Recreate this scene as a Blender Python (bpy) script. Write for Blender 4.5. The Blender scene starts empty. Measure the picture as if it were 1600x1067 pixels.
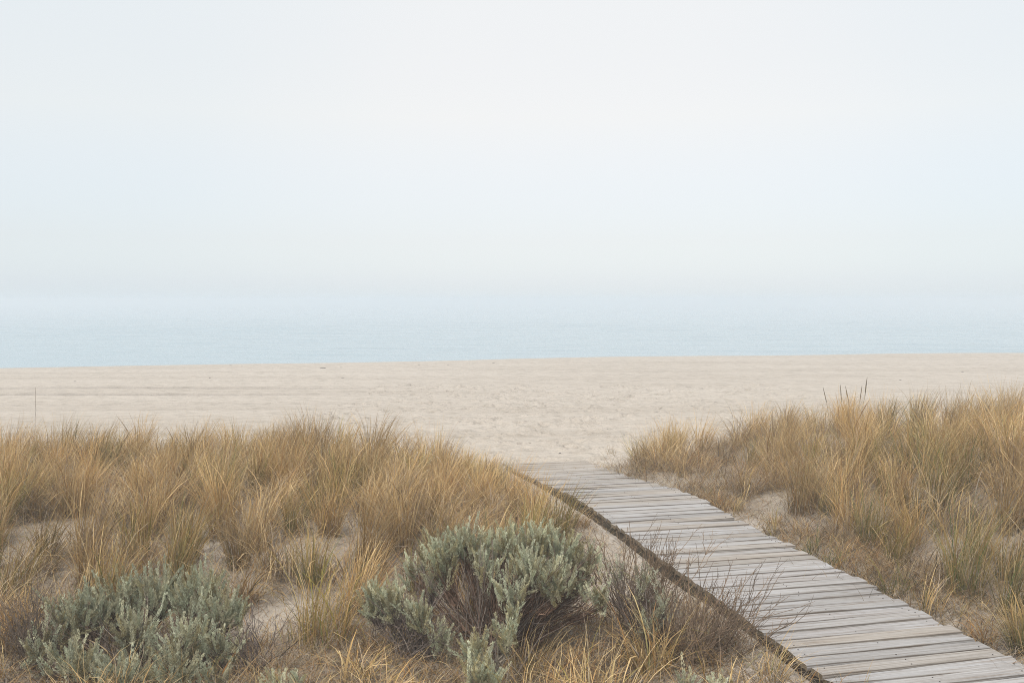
import bpy, math
import numpy as np

# ------------------------------------------------------------------ camera, sky, sun, exposure
scene = bpy.context.scene
COL = scene.collection
F_PX, W_PX, H_PX, CAM_H = 1555.0, 1600.0, 1067.0, 2.08
PITCH = math.atan((533.5 - 470.0) / F_PX)

cam_data = bpy.data.cameras.new("camera")
cam = bpy.data.objects.new("camera", cam_data)
COL.objects.link(cam)
cam.location = (0.0, 0.0, CAM_H)
cam.rotation_euler = (math.pi / 2 - PITCH, 0.0, 0.0)
cam_data.sensor_width = 36.0
cam_data.lens = 36.0 * F_PX / W_PX
cam_data.clip_start, cam_data.clip_end = 0.05, 6000.0
scene.camera = cam

SUN_EL, SUN_AZ = math.radians(58), math.radians(200)      # azimuth clockwise from +Y: behind, a little left
world = bpy.data.worlds.new("World")
scene.world = world
world.use_nodes = True
wn = world.node_tree
wn.nodes.clear()
w_out = wn.nodes.new("ShaderNodeOutputWorld")
w_sky = wn.nodes.new("ShaderNodeTexSky")
w_sky.sky_type = 'NISHITA'
w_sky.sun_disc = False
w_sky.sun_elevation = SUN_EL
w_sky.sun_rotation = SUN_AZ
w_sky.dust_density = 1.0
w_bg = wn.nodes.new("ShaderNodeBackground")
w_bg.inputs["Strength"].default_value = 0.05
wn.links.new(w_sky.outputs[0], w_bg.inputs[0])
w_tc = wn.nodes.new("ShaderNodeTexCoord")                   # overcast cloud layer: brighter overhead
w_sep = wn.nodes.new("ShaderNodeSeparateXYZ")
wn.links.new(w_tc.outputs["Generated"], w_sep.inputs[0])
w_ramp = wn.nodes.new("ShaderNodeValToRGB")
wn.links.new(w_sep.outputs["Z"], w_ramp.inputs[0])
els = w_ramp.color_ramp.elements
els[0].position, els[0].color = 0.0, (.447, .512, .572, 1)
els[1].position, els[1].color = 1.0, (.88, .87, .85, 1)
for p_, c_ in ((.019, (.427, .472, .543)), (.060, (.468, .456, .478)), (.178, (.622, .566, .492)), (.285, (.648, .612, .545)), (.40, (.66, .63, .59))):
    e_ = els.new(p_)
    e_.color = (*c_, 1)
w_bg2 = wn.nodes.new("ShaderNodeBackground")
w_bg2.inputs["Strength"].default_value = 1.0
w_abs = wn.nodes.new("ShaderNodeMapRange")                   # the fog is thinner and bluer to both sides
w_abs.interpolation_type = 'SMOOTHSTEP'
w_noise = wn.nodes.new("ShaderNodeTexNoise")
w_noise.inputs["Scale"].default_value = 2.6
w_noise.inputs["Detail"].default_value = 3.0
wn.links.new(w_tc.outputs["Generated"], w_noise.inputs[0])
w_ma = wn.nodes.new("ShaderNodeMath")
w_ma.operation = 'ABSOLUTE'
w_off = wn.nodes.new("ShaderNodeMath")
w_off.inputs[1].default_value = -0.06
wn.links.new(w_sep.outputs["X"], w_off.inputs[0])
wn.links.new(w_off.outputs[0], w_ma.inputs[0])
w_nz = wn.nodes.new("ShaderNodeMath")
w_nz.operation = 'MULTIPLY_ADD'
w_nz.inputs[1].default_value = 0.30
wn.links.new(w_noise.outputs[0], w_nz.inputs[0])
wn.links.new(w_ma.outputs[0], w_nz.inputs[2])
wn.links.new(w_nz.outputs[0], w_abs.inputs["Value"])
w_abs.inputs["From Min"].default_value = 0.20
w_abs.inputs["From Max"].default_value = 0.70
w_tint = wn.nodes.new("ShaderNodeMix")
w_tint.data_type = 'RGBA'
w_tint.blend_type = 'MULTIPLY'
w_tint.inputs[7].default_value = (.90, .95, .98, 1)
wn.links.new(w_abs.outputs[0], w_tint.inputs[0])
wn.links.new(w_ramp.outputs[0], w_tint.inputs[6])
wn.links.new(w_tint.outputs[2], w_bg2.inputs[0])
w_add = wn.nodes.new("ShaderNodeAddShader")
wn.links.new(w_bg.outputs[0], w_add.inputs[0])
wn.links.new(w_bg2.outputs[0], w_add.inputs[1])
wn.links.new(w_add.outputs[0], w_out.inputs[0])

sun_data = bpy.data.lights.new("sun", 'SUN')
sun_data.energy = 2.0
sun_data.angle = math.radians(10)
sun_data.color = (1.0, 0.96, 0.90)
sun = bpy.data.objects.new("sun", sun_data)
COL.objects.link(sun)
sun.location = (-5, -12, 20)
sun.rotation_euler = (math.pi / 2 - SUN_EL, 0.0, math.pi - SUN_AZ)

scene.view_settings.view_transform = 'Standard'
scene.view_settings.look = 'None'
scene.view_settings.exposure = 0.24
scene.view_settings.gamma = 1.0
cy = scene.cycles
cy.max_bounces = 7
cy.diffuse_bounces = 3
cy.glossy_bounces = 2
cy.transmission_bounces = 3
cy.volume_bounces = 1
cy.use_adaptive_sampling = False
cy.use_denoising = True
cy.denoising_prefilter = 'NONE'
cy.filter_width = 1.0

# ------------------------------------------------------------------ helpers
RNG = np.random.default_rng(7)
HV = np.array([-0.24033, 0.97069])            # heading of the boardwalk, and its right-hand side
PV = np.array([0.97069, 0.24033])
DECK_W = 1.22


def sn(x, y):
    return x * HV[0] + y * HV[1], x * PV[0] + y * PV[1]


def xy(s, n):
    return s * HV[0] + n * PV[0], s * HV[1] + n * PV[1]


def deck_z(s):
    return np.interp(s, [2, 4.9, 6, 8, 9.4, 10.0, 10.7, 11.4, 12.2, 13.0, 14.2], [-.06, -.03, 0, .02, .035, .03, -.04, -.10, -.155, -.205, -.30])


def deck_n(s):
    return np.interp(s, [2, 5, 7, 9, 10, 11.4, 13, 14.2], [3.02, 3.025, 3.06, 3.105, 3.125, 3.195, 3.28, 3.34])


def smooth(a, b, x):
    t = np.clip((x - a) / (b - a), 0, 1)
    return t * t * (3 - 2 * t)


def wob(x, y, f, seed):
    """cheap smooth noise, a handful of rotated sines, about -1..1"""
    r = np.random.default_rng(seed)
    out = 0
    for k in range(5):
        a, p, q = r.uniform(0, 6.283), r.uniform(0, 6.283), r.uniform(0.6, 1.5)
        out = out + np.sin((x * math.cos(a) + y * math.sin(a)) * f * q + p)
    return out / 3.0


def shore_y(x):
    return 61 + 0.24 * np.clip(x, -60, 90) + 1.3 * np.sin(x * 0.085 + 0.6) + 0.5 * np.sin(x * 0.27)


SEA_Z = -1.5
_r = np.random.default_rng(21)
PITS = np.stack([_r.uniform(-5, 10, 1500), 13.8 + 24 * _r.uniform(0, 1, 1500) ** 1.2, _r.uniform(.07, .16, 1500), _r.uniform(.05, .13, 1500)], 1)


def ground(x, y):
    x = np.asarray(x, float)
    y = np.asarray(y, float)
    s, n = sn(x, y)
    z = np.interp(y, [-20, 5, 9, 11, 12.5, 13.5, 16, 20, 30, 42, 52, 56], [-.15, -.15, -.13, -.13, -.22, -.30, -.47, -.68, -1.0, -1.16, -1.16, -1.2])
    sy = shore_y(x)
    z = z - (0.34 + 0.02 * (y - sy)) * smooth(-9, 1.5, y - sy) - 0.05 * np.clip(y - sy, 0, 60)
    near = smooth(16, 12, y)
    # dune banks each side of the walk
    z = z + near * 0.29 * smooth(2.65, 1.2, n) * smooth(6.0, 9.5, y)
    z = z + smooth(18, 13.5, y) * (0.10 * smooth(4.25, 4.6, n) + 0.43 * smooth(4.8, 7.2, n) + 0.10 * smooth(6.5, 10, n)) * smooth(14.6, 12.6, s)
    # hummocks
    z = z + near * (0.05 * wob(x, y, 2.4, 3) + 0.018 * wob(x, y, 7.0, 4)) * smooth(0.05, 0.5, np.maximum(2.8 - n, n - 4.4))
    z = z + 0.085 * near * smooth(2.2, 2.75, n) * smooth(3.2, 2.95, n) * (1 + .7 * wob(x, y, 2.2, 41))
    # soft undulation of the beach, the old tyre ruts on the left
    z = z + 0.035 * wob(x, y, 0.35, 5) * smooth(14, 22, y) * smooth(58, 40, y)
    for yr, dz in ((35.9, .10), (33.2, .11), (29.3, .06), (27.3, .05), (23.0, .04)):
        c = yr + 0.05 * (x + 14) + 0.15 * np.sin(x * .3)
        z = z - dz * np.exp(-((y - c) / 0.24) ** 2) * smooth(-3, -11, x)
    # keep the sand below the deck
    dz_ = deck_z(s)
    lo, hi = deck_n(s), deck_n(s) + DECK_W
    on = smooth(-.16, 0.0, n - lo) * smooth(.10, 0.0, n - hi) * smooth(13.95, 13.6, s)
    cover = (0.125 + 0.02 * wob(x, y, 3.3, 81)) * smooth(12.6 + .7 * smooth(0, 1.1, n - lo), 14.0, s) + 0.10 * smooth(10.5, 13, s) * smooth(.16 + .06 * wob(x, y, 4.0, 82), 0.0, np.minimum(np.abs(n - lo), np.abs(hi - n)))
    z = z * (1 - on) + np.minimum(z, dz_ - 0.10 + cover) * on
    return z


def ground1(x, y):
    return float(ground(np.array([x]), np.array([y]))[0])


def ray(px, py):
    u, v = (px - W_PX / 2) / F_PX, -(py - H_PX / 2) / F_PX
    c, s = math.cos(PITCH), math.sin(PITCH)
    return np.array([u, c + v * s, v * c - s])


def at_depth(px, py, d):
    """world point at distance d along +Y on the line of sight through a pixel of the photograph"""
    r = ray(px, py)
    return np.array([0, 0, CAM_H]) + r * (d / r[1])


def on_ground(px, py):
    r = ray(px, py)
    t = np.linspace(3.5, 75, 14000)
    p = r[None, :] * t[:, None]
    g = ground(p[:, 0], p[:, 1])
    k = int(np.argmax(p[:, 2] + CAM_H <= g))
    return p[k, 0], p[k, 1], float(g[k])


def np_mesh(name, verts, quads, mats, col=None, vec=None, mat_idx=None, smooth_shade=False):
    m = bpy.data.meshes.new(name)
    verts = np.ascontiguousarray(verts, np.float32).reshape(-1, 3)
    quads = np.ascontiguousarray(quads, np.int32)
    m.vertices.add(len(verts))
    m.vertices.foreach_set("co", verts.ravel())
    k = quads.shape[1]
    m.loops.add(quads.size)
    m.loops.foreach_set("vertex_index", quads.ravel())
    m.polygons.add(len(quads))
    m.polygons.foreach_set("loop_start", np.arange(0, quads.size, k, dtype=np.int32))
    if mat_idx is not None:
        m.polygons.foreach_set("material_index", np.ascontiguousarray(mat_idx, np.int32))
    m.polygons.foreach_set("use_smooth", np.full(len(quads), smooth_shade))
    if col is not None:
        a = m.attributes.new("tint", 'FLOAT_COLOR', 'POINT')
        c4 = np.ones((len(verts), 4), np.float32)
        c4[:, :3] = np.asarray(col, np.float32).reshape(-1, 3)
        a.data.foreach_set("color", c4.ravel())
    if vec is not None:
        a = m.attributes.new("grain", 'FLOAT_VECTOR', 'POINT')
        a.data.foreach_set("vector", np.ascontiguousarray(vec, np.float32).ravel())
    m.update(calc_edges=True)
    for mt in (mats if isinstance(mats, (list, tuple)) else [mats]):
        m.materials.append(mt)
    return m


def link(name, mesh, parent=None, loc=(0, 0, 0), label=None, cat=None, group=None, kind=None):
    o = bpy.data.objects.new(name, mesh)
    COL.objects.link(o)
    o.location = loc
    if parent is not None:
        o.parent = parent
    if label:
        o["label"] = label
    if cat:
        o["category"] = cat
    if group:
        o["group"] = group
    if kind:
        o["kind"] = kind
    return o


# ------------------------------------------------------------------ materials
def new_mat(name):
    m = bpy.data.materials.new(name)
    m.use_nodes = True
    nt = m.node_tree
    nt.nodes.clear()
    out = nt.nodes.new("ShaderNodeOutputMaterial")
    return m, nt, out


def N(nt, kind, **kw):
    n = nt.nodes.new(kind)
    for k, v in kw.items():
        if k.startswith("_"):
            setattr(n, k[1:], v)
        else:
            n.inputs[k].default_value = v
    return n


def ramp(nt, src, stops):
    r = nt.nodes.new("ShaderNodeValToRGB")
    el = r.color_ramp.elements
    el[0].position, el[0].color = stops[0][0], (*stops[0][1], 1)
    el[1].position, el[1].color = stops[-1][0], (*stops[-1][1], 1)
    for p, c in stops[1:-1]:
        e = el.new(p)
        e.color = (*c, 1)
    nt.links.new(src, r.inputs[0])
    return r


def mixc(nt, fac, a, b, mode='MIX'):
    m = nt.nodes.new("ShaderNodeMix")
    m.data_type = 'RGBA'
    m.blend_type = mode
    for s, v in ((0, fac), (6, a), (7, b)):
        if hasattr(v, "is_linked"):
            nt.links.new(v, m.inputs[s])
        elif s == 0:
            m.inputs[0].default_value = v
        else:
            m.inputs[s].default_value = (*v, 1)
    return m.outputs[2]


def mat_sand():
    m, nt, out = new_mat("dry_sand")
    tc = N(nt, "ShaderNodeTexCoord")
    obj = tc.outputs["Object"]
    mp = N(nt, "ShaderNodeMapping")
    mp.inputs["Scale"].default_value = (0.05, 0.42, 1)
    nt.links.new(obj, mp.inputs[0])
    band = N(nt, "ShaderNodeTexNoise", Scale=1.0, Detail=5.0, Roughness=0.6)
    nt.links.new(mp.outputs[0], band.inputs[0])
    patch = N(nt, "ShaderNodeTexNoise", Scale=2.2, Detail=7.0, Roughness=0.72)
    nt.links.new(obj, patch.inputs[0])
    fine = N(nt, "ShaderNodeTexNoise", Scale=55.0, Detail=4.0, Roughness=0.7)
    nt.links.new(obj, fine.inputs[0])
    c1 = ramp(nt, band.outputs[0], [(0.33, (.445, .387, .32)), (0.5, (.487, .427, .358)), (0.68, (.51, .45, .38))])
    c2 = ramp(nt, patch.outputs[0], [(0.32, (.76, .75, .73)), (0.5, (.98, .98, .98)), (0.66, (1.06, 1.06, 1.06))])
    c3 = ramp(nt, fine.outputs[0], [(0.3, (.86, .85, .83)), (0.65, (1.05, 1.05, 1.05))])
    c = mixc(nt, 1.0, c1.outputs[0], c2.outputs[0], 'MULTIPLY')
    c = mixc(nt, 1.0, c, c3.outputs[0], 'MULTIPLY')
    at = N(nt, "ShaderNodeAttribute", _attribute_name="tint")        # greyer, litter-stained sand among the plants; shade of the ruts painted in
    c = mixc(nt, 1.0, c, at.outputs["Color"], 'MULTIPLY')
    # specks of shell, weed and straw
    vor = N(nt, "ShaderNodeTexVoronoi", Scale=7.0)
    nt.links.new(obj, vor.inputs[0])
    vr = ramp(nt, vor.outputs["Distance"], [(0.035, (1, 1, 1)), (0.07, (0, 0, 0))])
    sel = N(nt, "ShaderNodeSeparateColor")
    nt.links.new(vor.outputs["Color"], sel.inputs[0])
    gt = N(nt, "ShaderNodeMath", _operation='GREATER_THAN')
    nt.links.new(sel.outputs[0], gt.inputs[0])
    gt.inputs[1].default_value = 0.82
    mu = N(nt, "ShaderNodeMath", _operation='MULTIPLY')
    nt.links.new(vr.outputs[0], mu.inputs[0])
    nt.links.new(gt.outputs[0], mu.inputs[1])
    c = mixc(nt, mu.outputs[0], c, (.13, .10, .075))
    v2 = N(nt, "ShaderNodeTexVoronoi", Scale=1.3)
    nt.links.new(obj, v2.inputs[0])
    v2r = ramp(nt, v2.outputs["Distance"], [(0.03, (.75, .75, .75)), (0.065, (0, 0, 0))])
    s2 = N(nt, "ShaderNodeSeparateColor")
    nt.links.new(v2.outputs["Color"], s2.inputs[0])
    g2 = N(nt, "ShaderNodeMath", _operation='GREATER_THAN')
    nt.links.new(s2.outputs[1], g2.inputs[0])
    g2.inputs[1].default_value = 0.72
    m2 = N(nt, "ShaderNodeMath", _operation='MULTIPLY')
    nt.links.new(v2r.outputs[0], m2.inputs[0])
    nt.links.new(g2.outputs[0], m2.inputs[1])
    c = mixc(nt, m2.outputs[0], c, (.10, .08, .06))
    # bumps: ripples, trampled dimples, grain
    dim = N(nt, "ShaderNodeTexNoise", Scale=4.2, Detail=3.0, Roughness=0.55)
    nt.links.new(obj, dim.inputs[0])
    b1 = N(nt, "ShaderNodeBump", Strength=0.9, Distance=0.16)
    nt.links.new(dim.outputs[0], b1.inputs["Height"])
    b2 = N(nt, "ShaderNodeBump", Strength=0.5, Distance=0.012)
    nt.links.new(fine.outputs[0], b2.inputs["Height"])
    nt.links.new(b1.outputs[0], b2.inputs["Normal"])
    bs = N(nt, "ShaderNodeBsdfPrincipled", Roughness=0.95)
    bs.inputs["Specular IOR Level"].default_value = 0.15
    nt.links.new(c, bs.inputs["Base Color"])
    nt.links.new(b2.outputs[0], bs.inputs["Normal"])
    nt.links.new(bs.outputs[0], out.inputs[0])
    return m


def mat_sea():
    m, nt, out = new_mat("sea_water")
    tc = N(nt, "ShaderNodeTexCoord")
    mp = N(nt, "ShaderNodeMapping")
    mp.inputs["Scale"].default_value = (0.16, 0.75, 1)
    nt.links.new(tc.outputs["Object"], mp.inputs[0])
    w1 = N(nt, "ShaderNodeTexNoise", Scale=1.0, Detail=5.0, Roughness=0.55)
    nt.links.new(mp.outputs[0], w1.inputs[0])
    b = N(nt, "ShaderNodeBump", Strength=1.0, Distance=0.14)
    nt.links.new(w1.outputs[0], b.inputs["Height"])
    bs = N(nt, "ShaderNodeBsdfPrincipled", Roughness=0.16, IOR=1.33)
    bs.inputs["Base Color"].default_value = (.22, .33, .38, 1)
    nt.links.new(b.outputs[0], bs.inputs["Normal"])
    nt.links.new(bs.outputs[0], out.inputs[0])
    return m


def mat_tint(name, trans=0.25, rough=0.75, noise=0.0, scale=30.0, spec=0.2):
    """colour of each blade or leaf from the mesh's own 'tint', with a little light let through"""
    m, nt, out = new_mat(name)
    at = N(nt, "ShaderNodeAttribute", _attribute_name="tint")
    c = at.outputs["Color"]
    if noise:
        tc = N(nt, "ShaderNodeTexCoord")
        no = N(nt, "ShaderNodeTexNoise", Scale=scale, Detail=3.0)
        nt.links.new(tc.outputs["Object"], no.inputs[0])
        r = ramp(nt, no.outputs[0], [(0.3, (1 - noise,) * 3), (0.7, (1 + noise,) * 3)])
        c = mixc(nt, 1.0, c, r.outputs[0], 'MULTIPLY')
    bs = N(nt, "ShaderNodeBsdfPrincipled", Roughness=rough)
    bs.inputs["Specular IOR Level"].default_value = spec
    nt.links.new(c, bs.inputs["Base Color"])
    if trans:
        tr = N(nt, "ShaderNodeBsdfTranslucent")
        nt.links.new(c, tr.inputs[0])
        mx = N(nt, "ShaderNodeMixShader")
        mx.inputs[0].default_value = trans
        nt.links.new(bs.outputs[0], mx.inputs[1])
        nt.links.new(tr.outputs[0], mx.inputs[2])
        nt.links.new(mx.outputs[0], out.inputs[0])
    else:
        nt.links.new(bs.outputs[0], out.inputs[0])
    return m


def mat_wood(name, grey):
    m, nt, out = new_mat(name)
    at = N(nt, "ShaderNodeAttribute", _attribute_name="tint")
    gr = N(nt, "ShaderNodeAttribute", _attribute_name="grain")
    v = gr.outputs["Vector"]
    mp = N(nt, "ShaderNodeMapping")
    mp.inputs["Scale"].default_value = (1.3, 26.0, 1.0)
    nt.links.new(v, mp.inputs[0])
    g1 = N(nt, "ShaderNodeTexNoise", Scale=1.6, Detail=7.0, Roughness=0.68, Distortion=0.35)
    nt.links.new(mp.outputs[0], g1.inputs[0])
    mp2 = N(nt, "ShaderNodeMapping")
    mp2.inputs["Scale"].default_value = (1.1, 6.0, 1.0)
    nt.links.new(v, mp2.inputs[0])
    g2 = N(nt, "ShaderNodeTexNoise", Scale=1.7, Detail=5.0, Roughness=0.6)
    nt.links.new(mp2.outputs[0], g2.inputs[0])
    r1 = ramp(nt, g1.outputs[0], [(0.28, (.30, .27, .25)), (0.42, (.72, .70, .68)), (0.54, (1.0, 1.0, 1.0)), (0.75, (1.14, 1.14, 1.14))])
    r2 = ramp(nt, g2.outputs[0], [(0.30, (.60, .51, .43)), (0.46, (.93, .90, .87)), (0.7, (1.08, 1.09, 1.11))])
    c = mixc(nt, 1.0, at.outputs["Color"], r1.outputs[0], 'MULTIPLY')
    c = mixc(nt, 0.95, c, r2.outputs[0], 'MULTIPLY')
    # knots and splits
    mpk = N(nt, "ShaderNodeMapping")
    mpk.inputs["Scale"].default_value = (2.6, 9.0, 1.0)
    nt.links.new(v, mpk.inputs[0])
    vk = N(nt, "ShaderNodeTexVoronoi", Scale=1.0)
    nt.links.new(mpk.outputs[0], vk.inputs[0])
    rk = ramp(nt, vk.outputs["Distance"], [(0.05, (.38, .30, .24)), (0.11, (.8, .76, .72)), (0.17, (1, 1, 1))])
    sel = N(nt, "ShaderNodeSeparateColor")
    nt.links.new(vk.outputs["Color"], sel.inputs[0])
    gt = N(nt, "ShaderNodeMath", _operation='GREATER_THAN')
    nt.links.new(sel.outputs[0], gt.inputs[0])
    gt.inputs[1].default_value = 0.72
    c = mixc(nt, gt.outputs[0], c, mixc(nt, 1.0, c, rk.outputs[0], 'MULTIPLY'))
    b = N(nt, "ShaderNodeBump", Strength=0.5, Distance=0.004)
    nt.links.new(g1.outputs[0], b.inputs["Height"])
    bs = N(nt, "ShaderNodeBsdfPrincipled", Roughness=0.82)
    bs.inputs["Specular IOR Level"].default_value = 0.25
    nt.links.new(c, bs.inputs["Base Color"])
    nt.links.new(b.outputs[0], bs.inputs["Normal"])
    nt.links.new(bs.outputs[0], out.inputs[0])
    return m


def mat_plain(name, color, rough=0.9, noise=0.25, scale=12.0):
    m, nt, out = new_mat(name)
    tc = N(nt, "ShaderNodeTexCoord")
    no = N(nt, "ShaderNodeTexNoise", Scale=scale, Detail=4.0)
    nt.links.new(tc.outputs["Object"], no.inputs[0])
    a = tuple(x * (1 - noise) for x in color)
    b = tuple(x * (1 + noise) for x in color)
    r = ramp(nt, no.outputs[0], [(0.3, a), (0.7, b)])
    bs = N(nt, "ShaderNodeBsdfPrincipled", Roughness=rough)
    nt.links.new(r.outputs[0], bs.inputs["Base Color"])
    nt.links.new(bs.outputs[0], out.inputs[0])
    return m


M_SAND, M_SEA = mat_sand(), mat_sea()
M_GRASS = mat_tint("grass_blade", 0.12, 0.7)
M_SAGE = mat_tint("sage_leaf", 0.22, 0.85)
M_BARK = mat_tint("twig_bark", 0.0, 0.9, 0.3, 40.0)
M_DECK = mat_wood("weathered_plank", True)
M_NAIL = mat_plain("rusty_nail", (.05, .04, .035), 0.7)
M_WEED = mat_plain("dried_seaweed", (.05, .042, .035), 0.9, 0.4, 60)
M_STONE = mat_plain("dark_pebble", (.10, .09, .085), 0.8, 0.3, 40)

# ------------------------------------------------------------------ setting: sand, sea
def axis(lo_f, lo, hi, hi_f, step, grow):
    a = list(np.arange(lo, hi, step))
    d = step
    while a[-1] < hi_f:
        d *= grow
        a.append(a[-1] + d)
    d = step
    b = []
    x = a[0]
    while x > lo_f:
        d *= grow
        x -= d
        b.append(x)
    return np.array(b[::-1] + a)


def grid_faces(nx, ny):
    i = np.arange(nx * ny).reshape(ny, nx)
    return np.stack([i[:-1, :-1], i[:-1, 1:], i[1:, 1:], i[1:, :-1]], -1).reshape(-1, 4)


gx = axis(-900, -9, 9, 900, 0.05, 1.07)
gy = np.concatenate([axis(-300, 4, 17, 17.1, 0.05, 1.08)[:-1], axis(17, 17, 17.1, 900, 0.05, 1.008)[2:]])
gy = np.unique(np.round(gy, 4))
X, Y = np.meshgrid(gx, gy)
Z = ground(X, Y)
for (px_, py_, pr_, pd_) in PITS:                                       # trampled footprints on the path to the beach
    sel_x = np.where(np.abs(gx - px_) < 3.2 * pr_)[0]
    sel_y = np.where(np.abs(gy - py_) < 3.2 * pr_)[0]
    if len(sel_x) and len(sel_y):
        sl = np.ix_(sel_y, sel_x)
        d2 = ((X[sl] - px_) ** 2 + (Y[sl] - py_) ** 2) / pr_ ** 2
        s_, n_ = sn(X[sl], Y[sl])
        Z[sl] += (-pd_ * np.exp(-d2) + 0.45 * pd_ * np.exp(-(np.sqrt(d2) - 1.5) ** 2 * 3)) * smooth(13.6, 14.6, s_ + 0 * n_)
V = np.stack([X, Y, Z], -1).reshape(-1, 3)
s_, n_ = sn(X, Y)
dirt = smooth(14.8, 12.8, Y) * np.clip(.62 + .5 * wob(X, Y, 2.2, 71) + .3 * wob(X, Y, 6.1, 72), 0, 1) * np.maximum(smooth(3.1, 2.3, n_), smooth(4.25, 4.7, n_))
rut_shade = sum(w_ * np.exp(-((Y - (yr_ + 0.05 * (X + 14) + 0.15 * np.sin(X * .3))) / .36) ** 2) for yr_, w_ in ((35.9, .32), (33.2, .34), (29.3, .14), (27.3, .12))) * smooth(-2, -12, X)  # shade of the tyre ruts, painted into the sand colour
TINT = (1 - rut_shade.reshape(-1, 1) * np.array([[1, 1, .95]])) - dirt.reshape(-1, 1) * np.array([[.23, .26, .30]])
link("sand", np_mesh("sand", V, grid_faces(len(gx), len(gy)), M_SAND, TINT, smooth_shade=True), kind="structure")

sx = axis(-900, -60, 80, 900, 0.8, 1.12)
sy_ = axis(40, 44, 130, 900, 0.35, 1.05)
X, Y = np.meshgrid(sx, sy_)
fade = smooth(48, 75, Y) * smooth(420, 150, Y)
swell = np.sin(Y * 0.62 + 1.6 * wob(X, Y * .3, .045, 52)) * (.5 + .5 * wob(X, Y, .05, 53)) * .10 + .045 * wob(X * .5, Y, 1.1, 54) + .03 * wob(X * .6, Y, 2.1, 55)
V = np.stack([X, Y, SEA_Z + swell * fade], -1).reshape(-1, 3)
link("sea", np_mesh("sea", V, grid_faces(len(sx), len(sy_)), M_SEA, smooth_shade=True), kind="structure")

# ------------------------------------------------------------------ boardwalk
boardwalk = link("boardwalk", None, loc=(*xy(8.0, 3.7), -0.1), label="weathered grey plank boardwalk running through the dune grass to the beach", cat="boardwalk")
bw_off = np.array([*xy(8.0, 3.7), -0.1])
r = np.random.default_rng(11)
PV_, PQ_, PC_, PG_, PM_ = [], [], [], [], []


def add_box_grid(pts_fn, na, col, gvec, mi, prof):
    """a plank: the cross-section profile prof swept along its length in na steps"""
    base = sum(len(p) for p in PV_)
    k = len(prof)
    vs = []
    gs = []
    for i in range(na + 1):
        t = i / na
        for (a, b) in prof:
            vs.append(pts_fn(t, a, b))
            gs.append((gvec[0] + t * DECK_W, gvec[1] + a * 0.5 + b, gvec[2]))
    q = []
    for i in range(na):
        for j in range(k):
            j2 = (j + 1) % k
            q.append((base + i * k + j, base + i * k + j2, base + (i + 1) * k + j2, base + (i + 1) * k + j))
    # end caps as quad strips, their end grain stained
    n0 = len(vs)
    for e, i in enumerate((0, na)):
        vs.extend(vs[i * k:(i + 1) * k])
        gs.extend(gs[i * k:(i + 1) * k])
        o = base + n0 + e * k
        for j in range(k // 2 - 1):
            f = (o + j, o + j + 1, o + k - 2 - j, o + k - 1 - j)
            q.append(f if i == na else f[::-1])
    PV_.append(np.array(vs))
    PQ_.extend(q)
    cc = np.tile(np.array(col), (len(vs), 1))
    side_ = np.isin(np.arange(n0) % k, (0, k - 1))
    gap_shade = np.isin(np.arange(n0) % k, (2, 5))
    cc[:n0][gap_shade] = np.array([.12, .10, .08]) * (1 - far) + np.array([.34, .30, .25]) * far  # plank edges and dirty sides darkened to paint shade into the gaps
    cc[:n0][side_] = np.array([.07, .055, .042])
    cc[n0:] = np.array([.20, .165, .115]) * r.uniform(.7, 1.3) * (1 - far) + np.array([.42, .37, .31]) * far
    PC_.append(cc)
    PG_.append(np.array(gs))
    PM_.extend([mi] * len(q))


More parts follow.
